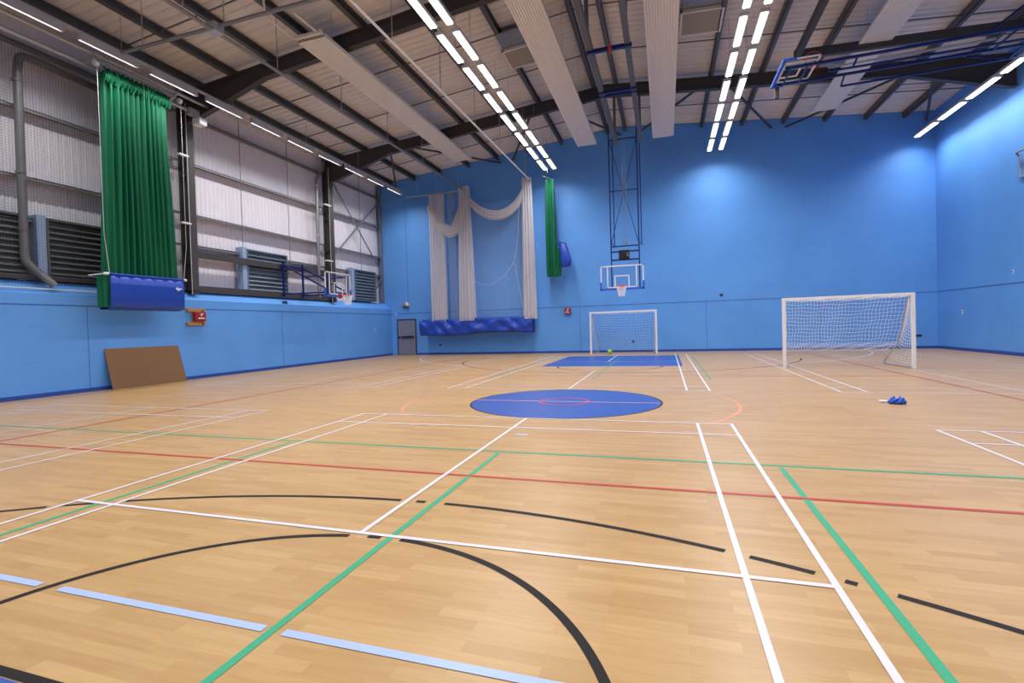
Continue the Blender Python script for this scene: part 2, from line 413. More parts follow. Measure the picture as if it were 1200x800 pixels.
# portal frames
frames = []
for i, y in enumerate(cols_y[1:]):
    where = ['nearest the camera', 'in the middle of the hall', 'nearest the far wall'][i]
    t = thing('portal_frame', (-13.75, y, 3.1), 'dark steel portal frame %s, column and long rafter' % where, 'steel frame', 'portal frames')
    # column: H section
    m = MB().box(-13.62, -13.58, y-.15, y+.15, 3.0, 10.0).box(-14.0, -13.96, y-.15, y+.15, 3.12, 10.2).box(-13.97, -13.60, y-.015, y+.015, 3.0, 10.0)
    m.box(-14.0, -13.55, y-.2, y+.2, 3.12, 3.16)
    m.build('column', 'steel', t)
    m = MB()
    for sx in (-1, 1):
        xe = -13.9 if sx < 0 else XW
        xs = sorted([xe, sx*13.3, sx*10.4, 0], key=lambda q: q*sx)
        def top(x): return roof(x)-.25
        def bot(x):
            b = roof(x)-.25-.48; a = abs(x)
            if a > 10.2: b -= (a-10.2)/3.1*.62
            return b
        poly = [(x, top(x)) for x in (0, xe)]+[(xe, bot(13.3*1)), (sx*13.3, bot(13.3)), (sx*10.2, bot(10.2)), (0, bot(0))]
        m.prism(poly, y-.012, y+.012)
        for fn, dz in ((top, -.02), (bot, .0)):
            pts = [0, 10.2, 13.3, abs(xe)] if fn is bot else [0, abs(xe)]
            for a, b in zip(pts[:-1], pts[1:]):
                if b <= a: continue
                za = fn(a); zb = fn(min(b, 13.3)) if fn is bot else fn(b)
                m.prism([(sx*a, za+dz), (sx*b, zb+dz), (sx*b, zb+dz+.02), (sx*a, za+dz+.02)], y-.11, y+.11)
    m.build('rafter', 'steel', t)
    for q in (-13.75, ):
        for z in (4.05, 5.55, 7.1): MB().box(-13.98, -13.6, y-.13, y+.13, z, z+.02).build('stiffener', 'steel', t)

# ------------------------------------------------------------------ doors, exit light and small wall things
d = MB().box(-13.13, -13.07, YF-.05, YF, 0, 2.14).box(-11.92, -11.86, YF-.05, YF, 0, 2.14).box(-13.13, -11.86, YF-.05, YF, 2.08, 2.14)
dr = d.build('door_1', 'dframe', kind='structure')
MB().box(-13.07, -11.92, YF-.035, YF, .02, 2.08).build('door_leaf', 'door', dr)
m = MB().box(-13.0, -12.0, YF-.10, YF-.07, 1.05, 1.09).box(-12.78, -12.05, YF-.12, YF-.035, 1.02, 1.13).box(-13.02, -12.95, YF-.12, YF-.035, 1.03, 1.11)
m.build('push_bar', 'black', dr)

t = thing('emergency_light', (-12.5, YF, 2.95), 'small round emergency light on a conduit above the grey door', 'emergency light')
m = MB(); N = 14
g = [[(-12.5+r*math.cos(PI*a/N), YF-dd, 2.90+r*math.sin(PI*a/N)) for a in range(N+1)] for r, dd in ((.26, 0), (.26, .05), (.2, .10), (.05, .12))]
m.sheet(g).box(-12.76, -12.24, YF-.08, YF, 2.87, 2.905); m.build('casing', 'galv', t)
MB().box(-12.68, -12.32, YF-.125, YF-.02, 2.84, 2.90, .01).build('lamp_cover', 'dframe', t)

def alarm(loc, nrm, label, board):
    """red sounder box on the wall; nrm 'x' faces +X, 'y' faces -Y"""
    t = thing('alarm_box', loc, label, 'alarm')
    x, y, z = loc
    def bx(u0, u1, d0, d1, z0, z1, b=0):
        return MB().box(x+d0, x+d1, y+u0, y+u1, z+z0, z+z1, b) if nrm == 'x' else MB().box(x+u0, x+u1, y-d1, y-d0, z+z0, z+z1, b)
    if board:
        m = bx(-.36, .36, 0, .06, -.30, -.18, .01)
        for q in (bx(-.36, .36, 0, .06, .18, .30, .01), bx(-.12, .36, 0, .055, -.2, .2)): m.add(q.v, q.f)
        m.build('timber_backing', 'ply', t)
        for u in (-.30, .30):
            for w in (-.24, .24):
                q = MB(); p0 = (x+.06, y+u, z+w); q.tube([p0, (x+.13, y+u, z+w)], .05, 10); q.build('wooden_peg', 'ply', t)
    bx(-.17 if not board else -.12, .17 if not board else .33, .05, .17, -.15, .17, .02).build('red_case', 'alarm', t)
    s0, s1 = (-.10, .10) if not board else (.0, .26)
    bx(s0, s1, .168, .178, -.07, -.03).build('white_label', 'white', t)
    if nrm == 'x':
        q = MB().bar((x+.175, y+.12, z+.02), (x+.175, y+.2, z+.13), .03, .01, (1, 0, 0)); q.bar((x+.175, y+.08, z+.09), (x+.175, y+.22, z+.10), .03, .01, (1, 0, 0))
    else:
        q = MB().bar((x-.05, y-.175, z+.02), (x+.06, y-.175, z+.10), .03, .01, (0, 1, 0)); q.bar((x+.06, y-.175, z+.10), (x+.0, y-.175, z+.12), .03, .01, (0, 1, 0))
    q.build('white_symbol', 'white', t)
alarm((-XW, 10.34, 2.17), 'x', 'red alarm box on orange timber backing beside the hanging green curtain', True)
alarm((-2.77, YF, 2.24), 'y', 'small red alarm box on the far wall left of the small goal', False)

def plate(name, x, y, z, w, h, ax, mt, label, cat):
    m = MB()
    if ax == 'y': m.box(x-w/2, x+w/2, y-.02, y, z-h/2, z+h/2, .006); q = MB().box(x-w/4, x+w/4, y-.027, y-.02, z-h/4, z+h/4)
    else:
        s = -1 if x > 0 else 1
        m.box(min(x, x+s*.02), max(x, x+s*.02), y-w/2, y+w/2, z-h/2, z+h/2, .006); q = MB().box(min(x+s*.02, x+s*.027), max(x+s*.02, x+s*.027), y-w/4, y+w/4, z-h/4, z+h/4)
    t = thing(name, (x, y, z), label, cat); m.build('plate', mt, t); q.build('insert', 'dframe' if mt != 'dframe' else 'black', t)
plate('wall_socket', -10.34, YF, .56, .12, .1, 'y', 'dframe', 'tiny dark socket low on the far wall beneath the blue canvas', 'socket')
plate('wall_socket', .58, YF, .55, .14, .12, 'y', 'dframe', 'tiny dark socket on the far wall behind the small goal', 'socket')
plate('wall_vent', 12.8, YF, .57, .22, .1, 'y', 'dframe', 'small dark vent low on the far wall beside the large goal', 'vent')
plate('wall_socket', 4.82, YF, 2.74, .14, .14, 'y', 'dframe', 'small dark box just above the dark seam of the far wall', 'socket')
plate('wall_sensor', XW, 18.75, 2.87, .08, .12, 'x', 'white', 'tiny pale sensor above the seam of the right wall', 'sensor')
plate('light_switch', XW, 21.9, 1.55, .1, .16, 'x', 'white', 'small white switch plate on the right hand wall', 'switch')
plate('door_sensor', -XW, 22.0, 1.57, .07, .09, 'x', 'white', 'tiny white sensor at the far end of the left wall', 'sensor')
plate('wall_sensor', -13.2, YF, 2.47, .1, .1, 'y', 'white', 'tiny white sensor in the far left corner above the door', 'sensor')
o = MB().tube([(-13.55, 14.75, 2.80), (-13.55, 14.78, 2.86), (-13.55, 14.95, 2.87), (-13.55, 15.02, 2.81)], .05, 8, rs=[.03, .055, .055, .03]).build('small_bag', 'bagdark', loc=(0, 0, 0))
tag(o, 'small dark object lying on the blue ledge of the left wall', 'bag')
t = thing('wall_bracket', (XW, 18.15, 6.0), 'pale metal bracket at the right edge, high on the right wall', 'bracket')
m = MB().box(XW-.05, XW, 17.7, 18.32, 5.92, 5.97).box(XW-.05, XW, 18.26, 18.32, 5.97, 6.72).box(XW-.05, XW, 17.7, 17.76, 5.97, 6.72); m.build('frame', 'galv', t)
MB().tube([(XW-.05, 18.3, 6.66), (XW-.14, 18.25, 6.76), (XW-.14, 17.75, 6.76)], .03, 8).build('hook', 'rail', t)

# leaning hardboard sheet
t = MB(); y0, y1 = 7.27, 9.68
t.add([(-13.17, y0, 0), (-13.17, y1, 0), (-13.475, y1-.04, 1.20), (-13.475, y0, 1.20), (-13.19, y0, -.0), (-13.19, y1, -.0), (-13.495, y1-.04, 1.195), (-13.495, y0, 1.195)],
      [(0, 1, 2, 3), (7, 6, 5, 4), (0, 4, 5, 1), (1, 5, 6, 2), (2, 6, 7, 3), (3, 7, 4, 0)])
tag(t.build('board_sheet', 'board', loc=(-13.3, 8.4, 0)), 'brown board sheet leaning against the left blue wall', 'board')

# louvres
def louvre(y0, y1, z0, z1, mt, label):
    t = thing('wall_louvre', (-13.95, y0, z0), label, 'louvre')
    m = MB(); n = int((z1-z0)/.17)
    for i in range(n):
        z = z0+.06+i*(z1-z0-.08)/n
        m.add([(-13.98, y0+.05, z+.13), (-13.86, y0+.05, z), (-13.86, y1-.05, z), (-13.98, y1-.05, z+.13), (-13.99, y0+.05, z+.12), (-13.87, y0+.05, z-.01), (-13.87, y1-.05, z-.01), (-13.99, y1-.05, z+.12)],
              [(0, 1, 2, 3), (7, 6, 5, 4), (0, 4, 5, 1), (1, 5, 6, 2), (2, 6, 7, 3), (3, 7, 4, 0)])
    m.box(-14.2, -13.99, y0+.02, y1-.02, z0, z1)
    m.build('slats', mt, t)
    m = MB().box(-14.2, -13.82, y0, y0+.05, z0-.02, z1+.02).box(-14.2, -13.82, y1-.05, y1, z0-.02, z1+.02).box(-14.2, -13.82, y0, y1, z1, z1+.05).box(-14.2, -13.82, y0, y1, z0-.05, z0)
    m.build('frame', mt, t)
    MB().box(-14.19, -13.84, y0-.22, y0-.01, z0-.05, z1+.1).build('side_post', 'pbox', t, label='pale blue post beside the louvre')
louvre(6.15, 8.6, 3.26, 4.80, 'louvre', 'dark slatted louvre on the left wall beside the green curtain')
louvre(3.4, 5.72, 3.26, 4.80, 'louvre', 'dark slatted louvre at the left edge behind the grey pipe')
louvre(13.15, 15.45, 3.27, 4.92, 'louvre2', 'blue grey louvre in the middle bay of the left wall')
louvre(20.6, 22.75, 3.24, 4.85, 'louvre2', 'blue grey louvre in the last bay by the far corner')

# grey downpipes
t = thing('downpipe', (-13.85, 5.7, 3.1), 'thick grey downpipe behind the net at the left edge', 'pipe')
m = MB(); pts = [(-13.8, 8.2, 8.95), (-13.8, 6.1, 9.05)]+[(-13.8, 5.85-.2*math.sin(a), 9.05-.22+.22*math.cos(a)-.0) for a in [PI*.1*i for i in range(1, 6)]]+[(-13.8, 5.62, 8.6), (-13.8, 5.6, 3.75), (-13.78, 5.62, 3.6), (-13.7, 5.72, 3.42), (-13.52, 6.1, 2.98)]
m.tube(pts, .10, 14); m.build('pipe', 'pipeg', t)
for z in (8.3, 5.9, 4.4): MB().tube([(-13.8, 5.6, z), (-13.8, 5.6, z+.06)], .115, 14).build('collar', 'pipeg', t)
t = thing('downpipe', (-13.85, 17.6, 3.1), 'thin grey downpipe beside the second steel column', 'pipe')
m = MB().tube([(-13.8, 18.2, 10.0), (-13.8, 18.15, 9.55), (-13.8, 17.75, 9.2), (-13.8, 17.62, 8.9), (-13.8, 17.55, 3.2)], .075, 12); m.build('pipe', 'rail', t)
for z in (8.6, 6.2): MB().tube([(-13.8, 17.6, z), (-13.8, 17.6, z+.06)], .10, 12).build('collar', 'galv', t)
t = thing('rope_rail', (-13.6, 10.2, 3), 'white rod fixed to the first steel column', 'rod')
m = MB().tube([(-13.5, 10.3, 2.95), (-13.5, 10.3, 9.6)], .009, 8); m.build('rod', 'white', t)
for z in (5.4, 7.75): MB().box(-13.62, -13.48, 10.0, 10.36, z, z+.05).build('clamp', 'white', t)
t = thing('rope_rail', (-13.6, 18.2, 3), 'white rod fixed to the second steel column', 'rod')
m = MB().tube([(-13.5, 18.15, 2.95), (-13.5, 18.15, 9.6)], .009, 8); m.build('rod', 'white', t)
for z in (5.0, 7.75): MB().box(-13.62, -13.48, 17.85, 18.3, z, z+.05).build('clamp', 'white', t)

# guard net over the left bay
t = thing('guard_net', (-13.55, 2.7, 3.0), 'fine dark guard net stretched over the left bay above the ledge', 'net')
m = MB(); yy = 3.0
while yy < 9.95:
    m.box(-13.552, -13.548, yy-.0017, yy+.0017, 2.95, 9.1); yy += .07
zz = 2.98
while zz < 9.1:
    m.box(-13.552, -13.548, 3.0, 9.95, zz-.0017, zz+.0017); zz += .07
m.build('mesh', 'guard', t)
m = MB().tube([(-13.53, 3.0, 2.88), (-13.53, 5, 2.88), (-13.53, 7.5, 2.865), (-13.53, 9.95, 2.88)], .018, 8); m.build('bottom_rope', 'rope', t, label='white rope along the foot of the net')

# ------------------------------------------------------------------ tracks
t = thing('net_track', (-12.6, 3, 9.1), 'pair of galvanised curtain tubes joined by cross pieces along the left wall', 'track')
MB().tube([(-12.7, 1.5, 9.40), (-12.7, 10.7, 9.40)], .055, 10).build('tube', 'galv', t)
MB().tube([(-13.05, 1.5, 9.17), (-13.05, 10.3, 9.17)], .06, 10).build('tube', 'galv', t)
for y in (6.75, 9.3): MB().bar((-13.12, y, 9.14), (-12.6, y, 9.40), .06, .06).build('cross_piece', 'galv', t)
MB().box(-13.12, -12.9, 9.95, 10.35, 9.02, 9.25, .02).build('joint_box', 'galv', t)
MB().box(-13.1, -12.75, 10.2, 10.5, 8.75, 8.98, .02).build('motor_box', 'white', t)
def track(name, p0, p1, r, mt, label, hang):
    t = thing(name, p0, label, 'track')
    MB().tube([p0, p1], r, 10).build('tube', mt, t)
    p0 = Vector(p0); p1 = Vector(p1)
    for f in hang:
        p = p0.lerp(p1, f); MB().tube([p, (p.x, p.y, roof(p.x)-.02)], .014, 6).build('hanger', 'galv', t)
    return t
track('ceiling_track', (-12.3, 6.95, 9.33), (13.2, 6.95, 9.33), .05, 'rail', 'straight grey ceiling track crossing the hall from the green curtain', (.05, .16, .3, .5, .7, .9))
track('net_track', (-8.55, 3.0, 9.22), (-8.28, 23.3, 9.17), .05, 'rail', 'grey net track running to the middle white net', (.15, .3, .45, .6, .75, .95))
MB().box(-8.68, -8.36, 6.8, 7.1, 9.16, 9.4, .02).build('joint_box', 'galv', thing('track_junction', (-8.5, 6.95, 9.2), 'small box where the two grey ceiling tracks cross', 'junction'))
track('net_track', (-4.72, 3.0, 9.28), (-4.50, 23.3, 9.28), .036, 'white', 'bright white net track running to the right hand white net', (.12, .3, .45, .6, .75, .95))
track('net_track', (-11.9, 23.05, 9.12), (-7.9, 23.05, 9.12), .035, 'galv', 'short grey cross track above the two left white nets', (.2, .5))

# ------------------------------------------------------------------ hanging cloth
def bundle(name, mt, parent, cx, cy, z0, z1, a, b, folds, amp, scale=None, nz=26, seg=12, seed=1, drift=None, loc=None, sag=0):
    """closed hanging bundle of pleats; a, b half sizes in X and Y"""
    r = random.Random(seed); n = folds*seg; ph = [r.uniform(.6, 1.4) for _ in range(folds+1)]; po = [r.uniform(-.5, .5) for _ in range(folds+1)]
    # rounded rectangle sampled evenly along its outline
    rc = min(a, b)*.85; path = []
    def corner(cx0, cy0, t0):
        for k in range(13):
            t = math.radians(t0+90*k/12); path.append((cx0+rc*math.cos(t), cy0+rc*math.sin(t), math.cos(t), math.sin(t)))
    corner(a-rc, b-rc, 0); corner(-a+rc, b-rc, 90); corner(-a+rc, -b+rc, 180); corner(a-rc, -b+rc, 270); path.append(path[0])
    L = [0]
    for p, q in zip(path[:-1], path[1:]): L.append(L[-1]+math.hypot(q[0]-p[0], q[1]-p[1]))
    out = []; k = 0
    for q in range(n):
        d = L[-1]*q/n
        while L[k+1] < d: k += 1
        u = (d-L[k])/max(1e-9, L[k+1]-L[k]); A_, B_ = path[k], path[k+1]
        out.append(tuple(A_[w]*(1-u)+B_[w]*u for w in range(4)))
    g = []
    for i in range(nz+1):
        f = i/nz; z = z0+(z1-z0)*f; row = []
        s = scale(f) if scale else 1
        dx, dy = drift(f) if drift else (0, 0)
        for q in range(n):
            ox, oy, nx, ny = out[q]
            fi = q//seg; fr = (q % seg)/seg; w = ph[fi]*(1-fr)+ph[(fi+1) % folds]*fr
            wob = po[fi]*(1-fr)+po[(fi+1) % folds]*fr
            mod = amp*w*math.cos(2*PI*q/seg+wob*1.6*math.sin(3.2*f+fi*.5))*(1+.35*math.sin(5*f+fi))
            row.append((cx+dx+ox*s+nx*mod, cy+dy+oy*s+ny*mod, z))
        g.append(row)
    m = MB().sheet(g, closed=True); m.cap(g[0], True); m.cap(g[-1])
    return m.build(name, mt, parent, loc=loc)

# big green divider curtain on the left
t = thing('divider_curtain', (-12.75, 7.95, 2.35), 'tall green divider curtain gathered beside the left wall with its foot in a blue sling', 'curtain')
bundle('curtain_cloth', 'green', t, -12.72, 7.93, 2.42, 9.05, .20, .98, 26, .07, scale=lambda f: .97+.05*math.cos(f*3)-.04*f, nz=34, seg=10, seed=3)
m = MB(); g = []
for i in range(420):
    y = 6.93+1.95*i/419; r_ = i*2*PI/10.3; pk = math.sin(r_)+.4*math.sin(i*.23)
    g.append([(-12.54+.05*pk, y, 9.10-.05*abs(math.sin(i*.11))), (-12.50+.035*pk, y+.01*math.cos(r_), 9.0), (-12.50+.045*math.sin(r_+1.2), y+.02*math.sin(i*.31), 8.92), (-12.46+.05*math.sin(r_+.4), y, 8.82+.03*math.sin(i*.19)), (-12.50+.04*pk, y, 8.70+.05*math.sin(i*.27))])
m.sheet(g); m.build('gathered_heading', 'green', t)
m = MB()
for i in range(11): y = 6.98+i*.18; m.tube([(-12.6, y, 9.05), (-12.6, y, 9.16)], .018, 6)
m.bar((-12.6, 6.8, 9.18), (-12.6, 9.2, 9.18), .04, .05); m.build('curtain_rail', 'galv', t)
for y, dx in ((6.78, 0), (9.32, 0)):
    m = MB(); N = 10
    m.tube([(-12.6, y-.05, 9.12), (-12.6, y+.05, 9.12)], .085, 14); m.build('pulley', 'white', t)
    MB().tube([(-12.55, y, 9.08), (-12.55, y, 4.4), (-12.4, y+(.0 if y < 8 else -.26), 3.32)], .007, 6).build('cord', 'rope', t)
bg = []
# the sling: U shaped sheet wrapped under the bundle
def sling_row(y, i):
    w = .004*math.sin(i*1.7)
    return [(-12.36+w, y, 3.29), (-12.345+w*2, y, 3.0), (-12.35-w, y, 2.7), (-12.36+w, y, 2.46), (-12.42, y, 2.34+w), (-12.6, y, 2.30+w), (-12.80, y, 2.32), (-12.88, y, 2.42), (-12.90, y, 2.8), (-12.90, y, 3.2)]
bundle('curtain_foot', 'green', t, -12.66, 7.87, 2.37, 3.3, .235, 1.15, 22, .035, nz=8, seg=8, seed=9)
m = MB().sheet([sling_row(6.76+2.26*i/24, i) for i in range(25)]); so = m.build('canvas_sling', 'bag', t)
sm = so.modifiers.new('thick', 'SOLIDIFY'); sm.thickness = .02
MB().tube([(-12.37, 6.66, 3.3), (-12.37, 9.05, 3.3)], .022, 8).build('sling_bar', 'bag', so)
MB().tube([(-12.95, 6.60, 3.27), (-12.36, 6.64, 3.29)], .018, 8).build('white_tie_bar', 'white', t)
for a, b in (((-12.36, 6.60, 3.29), (-12.36, 6.72, 3.29)), ((-12.36, 9.03, 3.29), (-12.36, 9.11, 3.29))): MB().tube([a, b], .036, 8).build('bar_end', 'white', t)
m = MB()   # small white maker's mark: a leaping squiggle
pts = [(-12.33, 8.72, 2.98), (-12.33, 8.77, 3.03), (-12.33, 8.80, 2.97), (-12.33, 8.76, 2.93), (-12.33, 8.83, 2.95), (-12.33, 8.87, 3.01), (-12.33, 8.93, 2.98)]
m.tube(pts, .014, 6); m.bar((-12.33, 8.74, 2.99), (-12.33, 8.84, 2.97), .06, .012, (1, 0, 0)); m.build('white_mark', 'white', so)

# white cricket nets on the far wall
YB = 23.05
def net(name, xa, w, wb, label, seed, zt):
    t = thing(name, (xa, YB, 1.9), label, 'net', 'white cricket nets')
    bundle('netting', 'net', t, xa, YB, 1.9, zt, w, .14, int(w*22)+5, .035, scale=lambda f: 1+(wb/w-1)*(1-f), nz=18, seg=8, seed=seed)
    return t
n1 = net('cricket_net', -9.95, .44, .44, 'leftmost gathered white cricket net hanging on the far wall', 5, 9.05)
bundle('netting', 'sheer', n1, -9.05, YB, 1.95, 9.05, .20, .08, 8, .03, nz=10, seg=8, seed=8)
n2 = net('cricket_net', -8.25, .30, .47, 'middle white cricket net, wider at its foot, on the far wall', 11, 9.33)
n3 = net('cricket_net', -4.66, .24, .34, 'right hand slim white cricket net on the far wall', 17, 9.38)
def swag(parent, pts, rad, seed):
    N = 30; P = []
    for i in range(N+1):
        f = i/N*(len(pts)-1); a = min(int(f), len(pts)-2); u = f-a
        p0 = Vector(pts[max(a-1, 0)]); p1 = Vector(pts[a]); p2 = Vector(pts[a+1]); p3 = Vector(pts[min(a+2, len(pts)-1)])
        P.append(.5*((2*p1)+(p2-p0)*u+(2*p0-5*p1+4*p2-p3)*u*u+(3*p1-p0-3*p2+p3)*u**3))
    g = []
    for i, p in enumerate(P):
        d = (P[min(i+1, N)]-P[max(i-1, 0)]).normalized(); u = Vector((0, 1, 0)); w = d.cross(u).normalized()
        rr = rad(i/N); n = 40
        g.append([p+w*rr*math.cos(2*PI*k/n)*(1+.12*math.cos(16*PI*k/n))+u*.12*math.sin(2*PI*k/n)*(1+.12*math.cos(16*PI*k/n)) for k in range(n)])
    m = MB().sheet(g, closed=True); m.cap(g[0], True); m.cap(g[-1]); return m.build('swag', 'net', parent, label='loop of net gathered up between two nets')
swag(n1, [(-10.35, YB-.05, 8.5), (-10.0, YB-.05, 7.6), (-9.3, YB-.05, 6.95), (-8.8, YB-.05, 7.1), (-8.45, YB-.05, 7.9), (-8.2, YB-.05, 8.7)], lambda f: .17+.14*math.sin(PI*f), 2)
swag(n3, [(-8.0, YB-.05, 8.6), (-7.5, YB-.05, 8.05), (-6.7, YB-.05, 7.62), (-5.9, YB-.05, 7.62), (-5.2, YB-.05, 8.1), (-4.85, YB-.05, 8.75)], lambda f: .11+.15*math.sin(PI*min(1, f*1.05))*(.6+.5*f), 4)
g = [[(x, YB+.3, z+(.25*math.sin((x+8)/3*PI) if z > 8 else 0)*-1) for x in [-7.95+i*.33 for i in range(10)]] for z in (2.05, 4, 6, 8.6)]
MB().sheet(g).build('sheer_panel', 'sheer', n2)
MB().tube([(-7.75, YB-.1, 4.1), (-7.3, YB-.1, 3.85), (-6.7, YB-.1, 3.85), (-6.0, YB-.1, 4.3), (-5.45, YB-.1, 4.95), (-5.2, YB-.1, 6.2), (-5.05, YB-.1, 8.4)], .008, 6).build('cord', 'rope', n3)
MB().tube([(-5.4, YB-.1, 4.9), (-5.3, YB-.1, 4.1), (-5.1, YB-.1, 3.0), (-4.95, YB-.1, 2.1)], .008, 6).build('cord', 'rope', n3)
# long blue canvas on the wall
t = thing('canvas_sling', (-8, 23.3, 1.1), 'long creased blue canvas trough holding the feet of the white nets', 'canvas')
g = []
for i in range(241):
    x = -11.18+6.66*i/240; s_ = i/240
    sag = -.06*math.sin(2*PI*s_*1.1)-.05*(1-s_)+.03
    row = []
    for q, (dy, z) in enumerate(((-.13, 2.04), (-.14, 1.96), (-.15, 1.86), (-.15, 1.76), (-.155, 1.66), (-.155, 1.56), (-.155, 1.46), (-.15, 1.36), (-.14, 1.27), (-.10, 1.19), (.05, 1.15), (.3, 1.16), (.42, 1.3), (.46, 1.6), (.46, 2.0))):
        cr = .05*math.sin(x*5.5+z*8+2*math.sin(x*1.3))*math.sin(x*1.7+2)+.03*abs(math.sin(x*8-z*7+1.5*math.sin(x*2.1)))+.03*math.sin(x*3.1-z*9)
        row.append((x, 23.05+dy-cr*(1 if 0 < q < 10 else 0), z+(sag if z < 1.4 else -.02*math.sin(9*s_))))
    g.append(row)
so = MB().sheet(g).build('canvas', 'bag', t); so.modifiers.new('thick', 'SOLIDIFY').thickness = .012
MB().box(-4.53, -4.50, 22.98, 23.4, 1.2, 2.06).box(-11.2, -11.16, 23.05, 23.4, 1.14, 2.0).box(-11.18, -4.5, 23.36, 23.40, 2.0, 2.04).build('dark_edging', 'bagdark', t)
for x in (-11.0, -8.9, -6.6, -4.7): MB().bar((x, 23.4, 2.0), (x, YF, 2.0), .05, .05).build('wall_arm', 'bagdark', t)
m = MB().tube([(-4.88, 22.86, 1.92), (-4.83, 22.86, 1.96), (-4.8, 22.86, 1.9), (-4.74, 22.86, 1.93)], .022, 6); m.build('white_mark', 'white', t)

# small green curtain with a blue bag
t = thing('divider_curtain', (-3.4, 23.0, 4.0), 'slim green curtain at the far wall, its tail looped up to a blue bag', 'curtain')
bundle('curtain_cloth', 'green', t, -3.40, 22.95, 4.05, 9.1, .23, .15, 11, .05, scale=lambda f: .62+.45*math.sin(PI*min(1, .12+f*.85))**.5 if f > .9 else 1.0-.12*f, nz=26, seg=8, seed=21, drift=lambda f: (.02*(1-f), 0))
bundle('looped_tail', 'green', t, -3.08, 22.95, 4.07, 5.55, .15, .13, 8, .035, scale=lambda f: .95-.3*f, nz=14, seg=8, seed=22, drift=lambda f: (.16*f-.03, 0))
m = MB(); g = []
for i, (x0, x1, z, dd) in enumerate(((-2.98, -2.62, 5.78, .05), (-2.95, -2.55, 5.55, .14), (-2.93, -2.44, 5.2, .18), (-2.92, -2.36, 4.85, .2), (-2.90, -2.37, 4.62, .2), (-2.84, -2.5, 4.52, .12))):
    row = []
    for k_ in range(20):
        a = 2*PI*k_/20; c, s_ = math.cos(a), math.sin(a)
        row.append(((x0+x1)/2+(x1-x0)/2*(abs(c)**.6)*(1 if c > 0 else -1), 22.95+dd*(abs(s_)**.6)*(1 if s_ > 0 else -1)+.015*math.sin(k_*2.1+i), z+(.08 if (c < 0 and i == 0) else 0)))
    g.append(row)
m.sheet(g, closed=True).cap(g[0]).cap(g[-1], True); m.build('bag', 'bag', t)
MB().tube([(-3.0, 22.95, 5.6), (-2.95, 22.9, 5.82), (-2.62, 22.85, 5.72), (-2.42, 22.85, 5.0)], .02, 6).build('bag_strap', 'bagdark', t)
MB().tube([(-3.62, 22.3, 9.15), (-3.15, 23.2, 9.12)], .022, 8).tube([(-3.3, 22.0, 9.2), (-3.3, 22.0, 10.9)], .014, 6).build("track", "rail", t)

# ------------------------------------------------------------------ basketball hoops
def net_hoop(parent, c, r=.225, h=.42):
    m = MB(); n = 12
    def P(i, t): a = 2*PI*i/n; rr = r*(1-.48*t**.7); return (c[0]+rr*math.cos(a), c[1]+rr*math.sin(a), c[2]-h*t)
    for i in range(n):
        for s_ in (1, -1):
            m.tube([P(i+s_*t*3, t) for t in (0, .25, .5, .75, 1)], .008, 5)
    m.build('hoop_net', 'cord', parent)
def rim(parent, c, toward, r=.225):
    m = MB().tube([(c[0]+r*math.cos(2*PI*i/32), c[1]+r*math.sin(2*PI*i/32), c[2]) for i in range(32)], .014, 8, closed=True)
    d = Vector(toward); p = Vector(c)+d*r; q = Vector(c)+d*(r+.16); s_ = Vector((-d.y, d.x, 0))*.08
    for e in (-1, 1): m.bar(p+s_*e*.6, q+s_*e, .02, .03)
    m.bar(q-Vector((0, 0, .14)), q+Vector((0, 0, .05)), .16, .05, d)
    m.bar(q-d*.05-Vector((0, 0, .10)), p+Vector((0, 0, -.01)), .10, .03)
    m.build('rim', 'red', parent)
def board(parent, c, right, up, w=1.8, h=1.05):
    """c: centre of board's lower edge; right and up are unit vectors"""
    c = Vector(c); R = Vector(right); U = Vector(up); Nn = R.cross(U)
    bd = MB().bar(c+U*.06, c+U*(h-.02), w-.06, .012, Nn); q = bd.build('acrylic_sheet', 'glass', parent)
    m = MB(); b = .05; T = .03
    def ln(a0, z0, a1, z1, ww=b): 
        d = (R*(a1-a0)+U*(z1-z0)).normalized(); m.bar(c+R*a0+U*z0, c+R*a1+U*z1, ww, T, Nn)
    ln(-w/2+.025, .3, -w/2+.025, h); ln(w/2-.025, .3, w/2-.025, h); ln(-w/2, h-.025, w/2, h-.025, .05)
    ln(-.6, .1, -.6, h-.03, .045); ln(.6, .1, .6, h-.03, .045); ln(-.62, .12, .62, .12, .045)
    ln(-.29, .15, -.29, .6, .045); ln(.29, .15, .29, .6, .045); ln(-.31, .6, .31, .6, .045)
    m.build('board_frame', 'white', parent)
    m = MB(); T = .06
    ln(-w/2-.01, .04, w/2+.01, .04, .09); ln(-w/2+.01, .0, -w/2+.01, .36, .07); ln(w/2-.01, .0, w/2-.01, .36, .07)
    m.build('padding', 'pad', parent, label='blue padding round the lower edge')

# far hoop on its ceiling mast
t = thing('basketball_hoop', (.45, 19.0, 2.9), 'basketball hoop hung on a tall navy ceiling mast above the small goal', 'basketball hoop')
board(t, (.47, 19.0, 2.93), (1, 0, 0), (0, 0, 1))
rim(t, (.47, 18.60, 3.07), (0, 1, 0)); net_hoop(t, (.47, 18.60, 3.06))
m = MB()
for x in (.04, 1.20): m.bar((x, 19.12, 3.0), (x, 19.12, 10.9), .05, .05)
m.bar((.12, 19.9, 4.9), (.12, 19.9, 10.4), .04, .04); m.bar((1.28, 19.9, 4.9), (1.28, 19.9, 10.4), .04, .04)
for x in (.08, 1.24): m.bar((x, 19.12, 4.92), (x+.02, 19.9, 5.0), .035, .035)
m.bar((.04, 19.12, 4.80), (1.2, 19.12, 4.80), .035, .05); m.bar((.04, 19.12, 4.57), (1.2, 19.12, 4.57), .03, .06); m.bar((.04, 19.12, 4.22), (1.2, 19.12, 4.22), .03, .06)
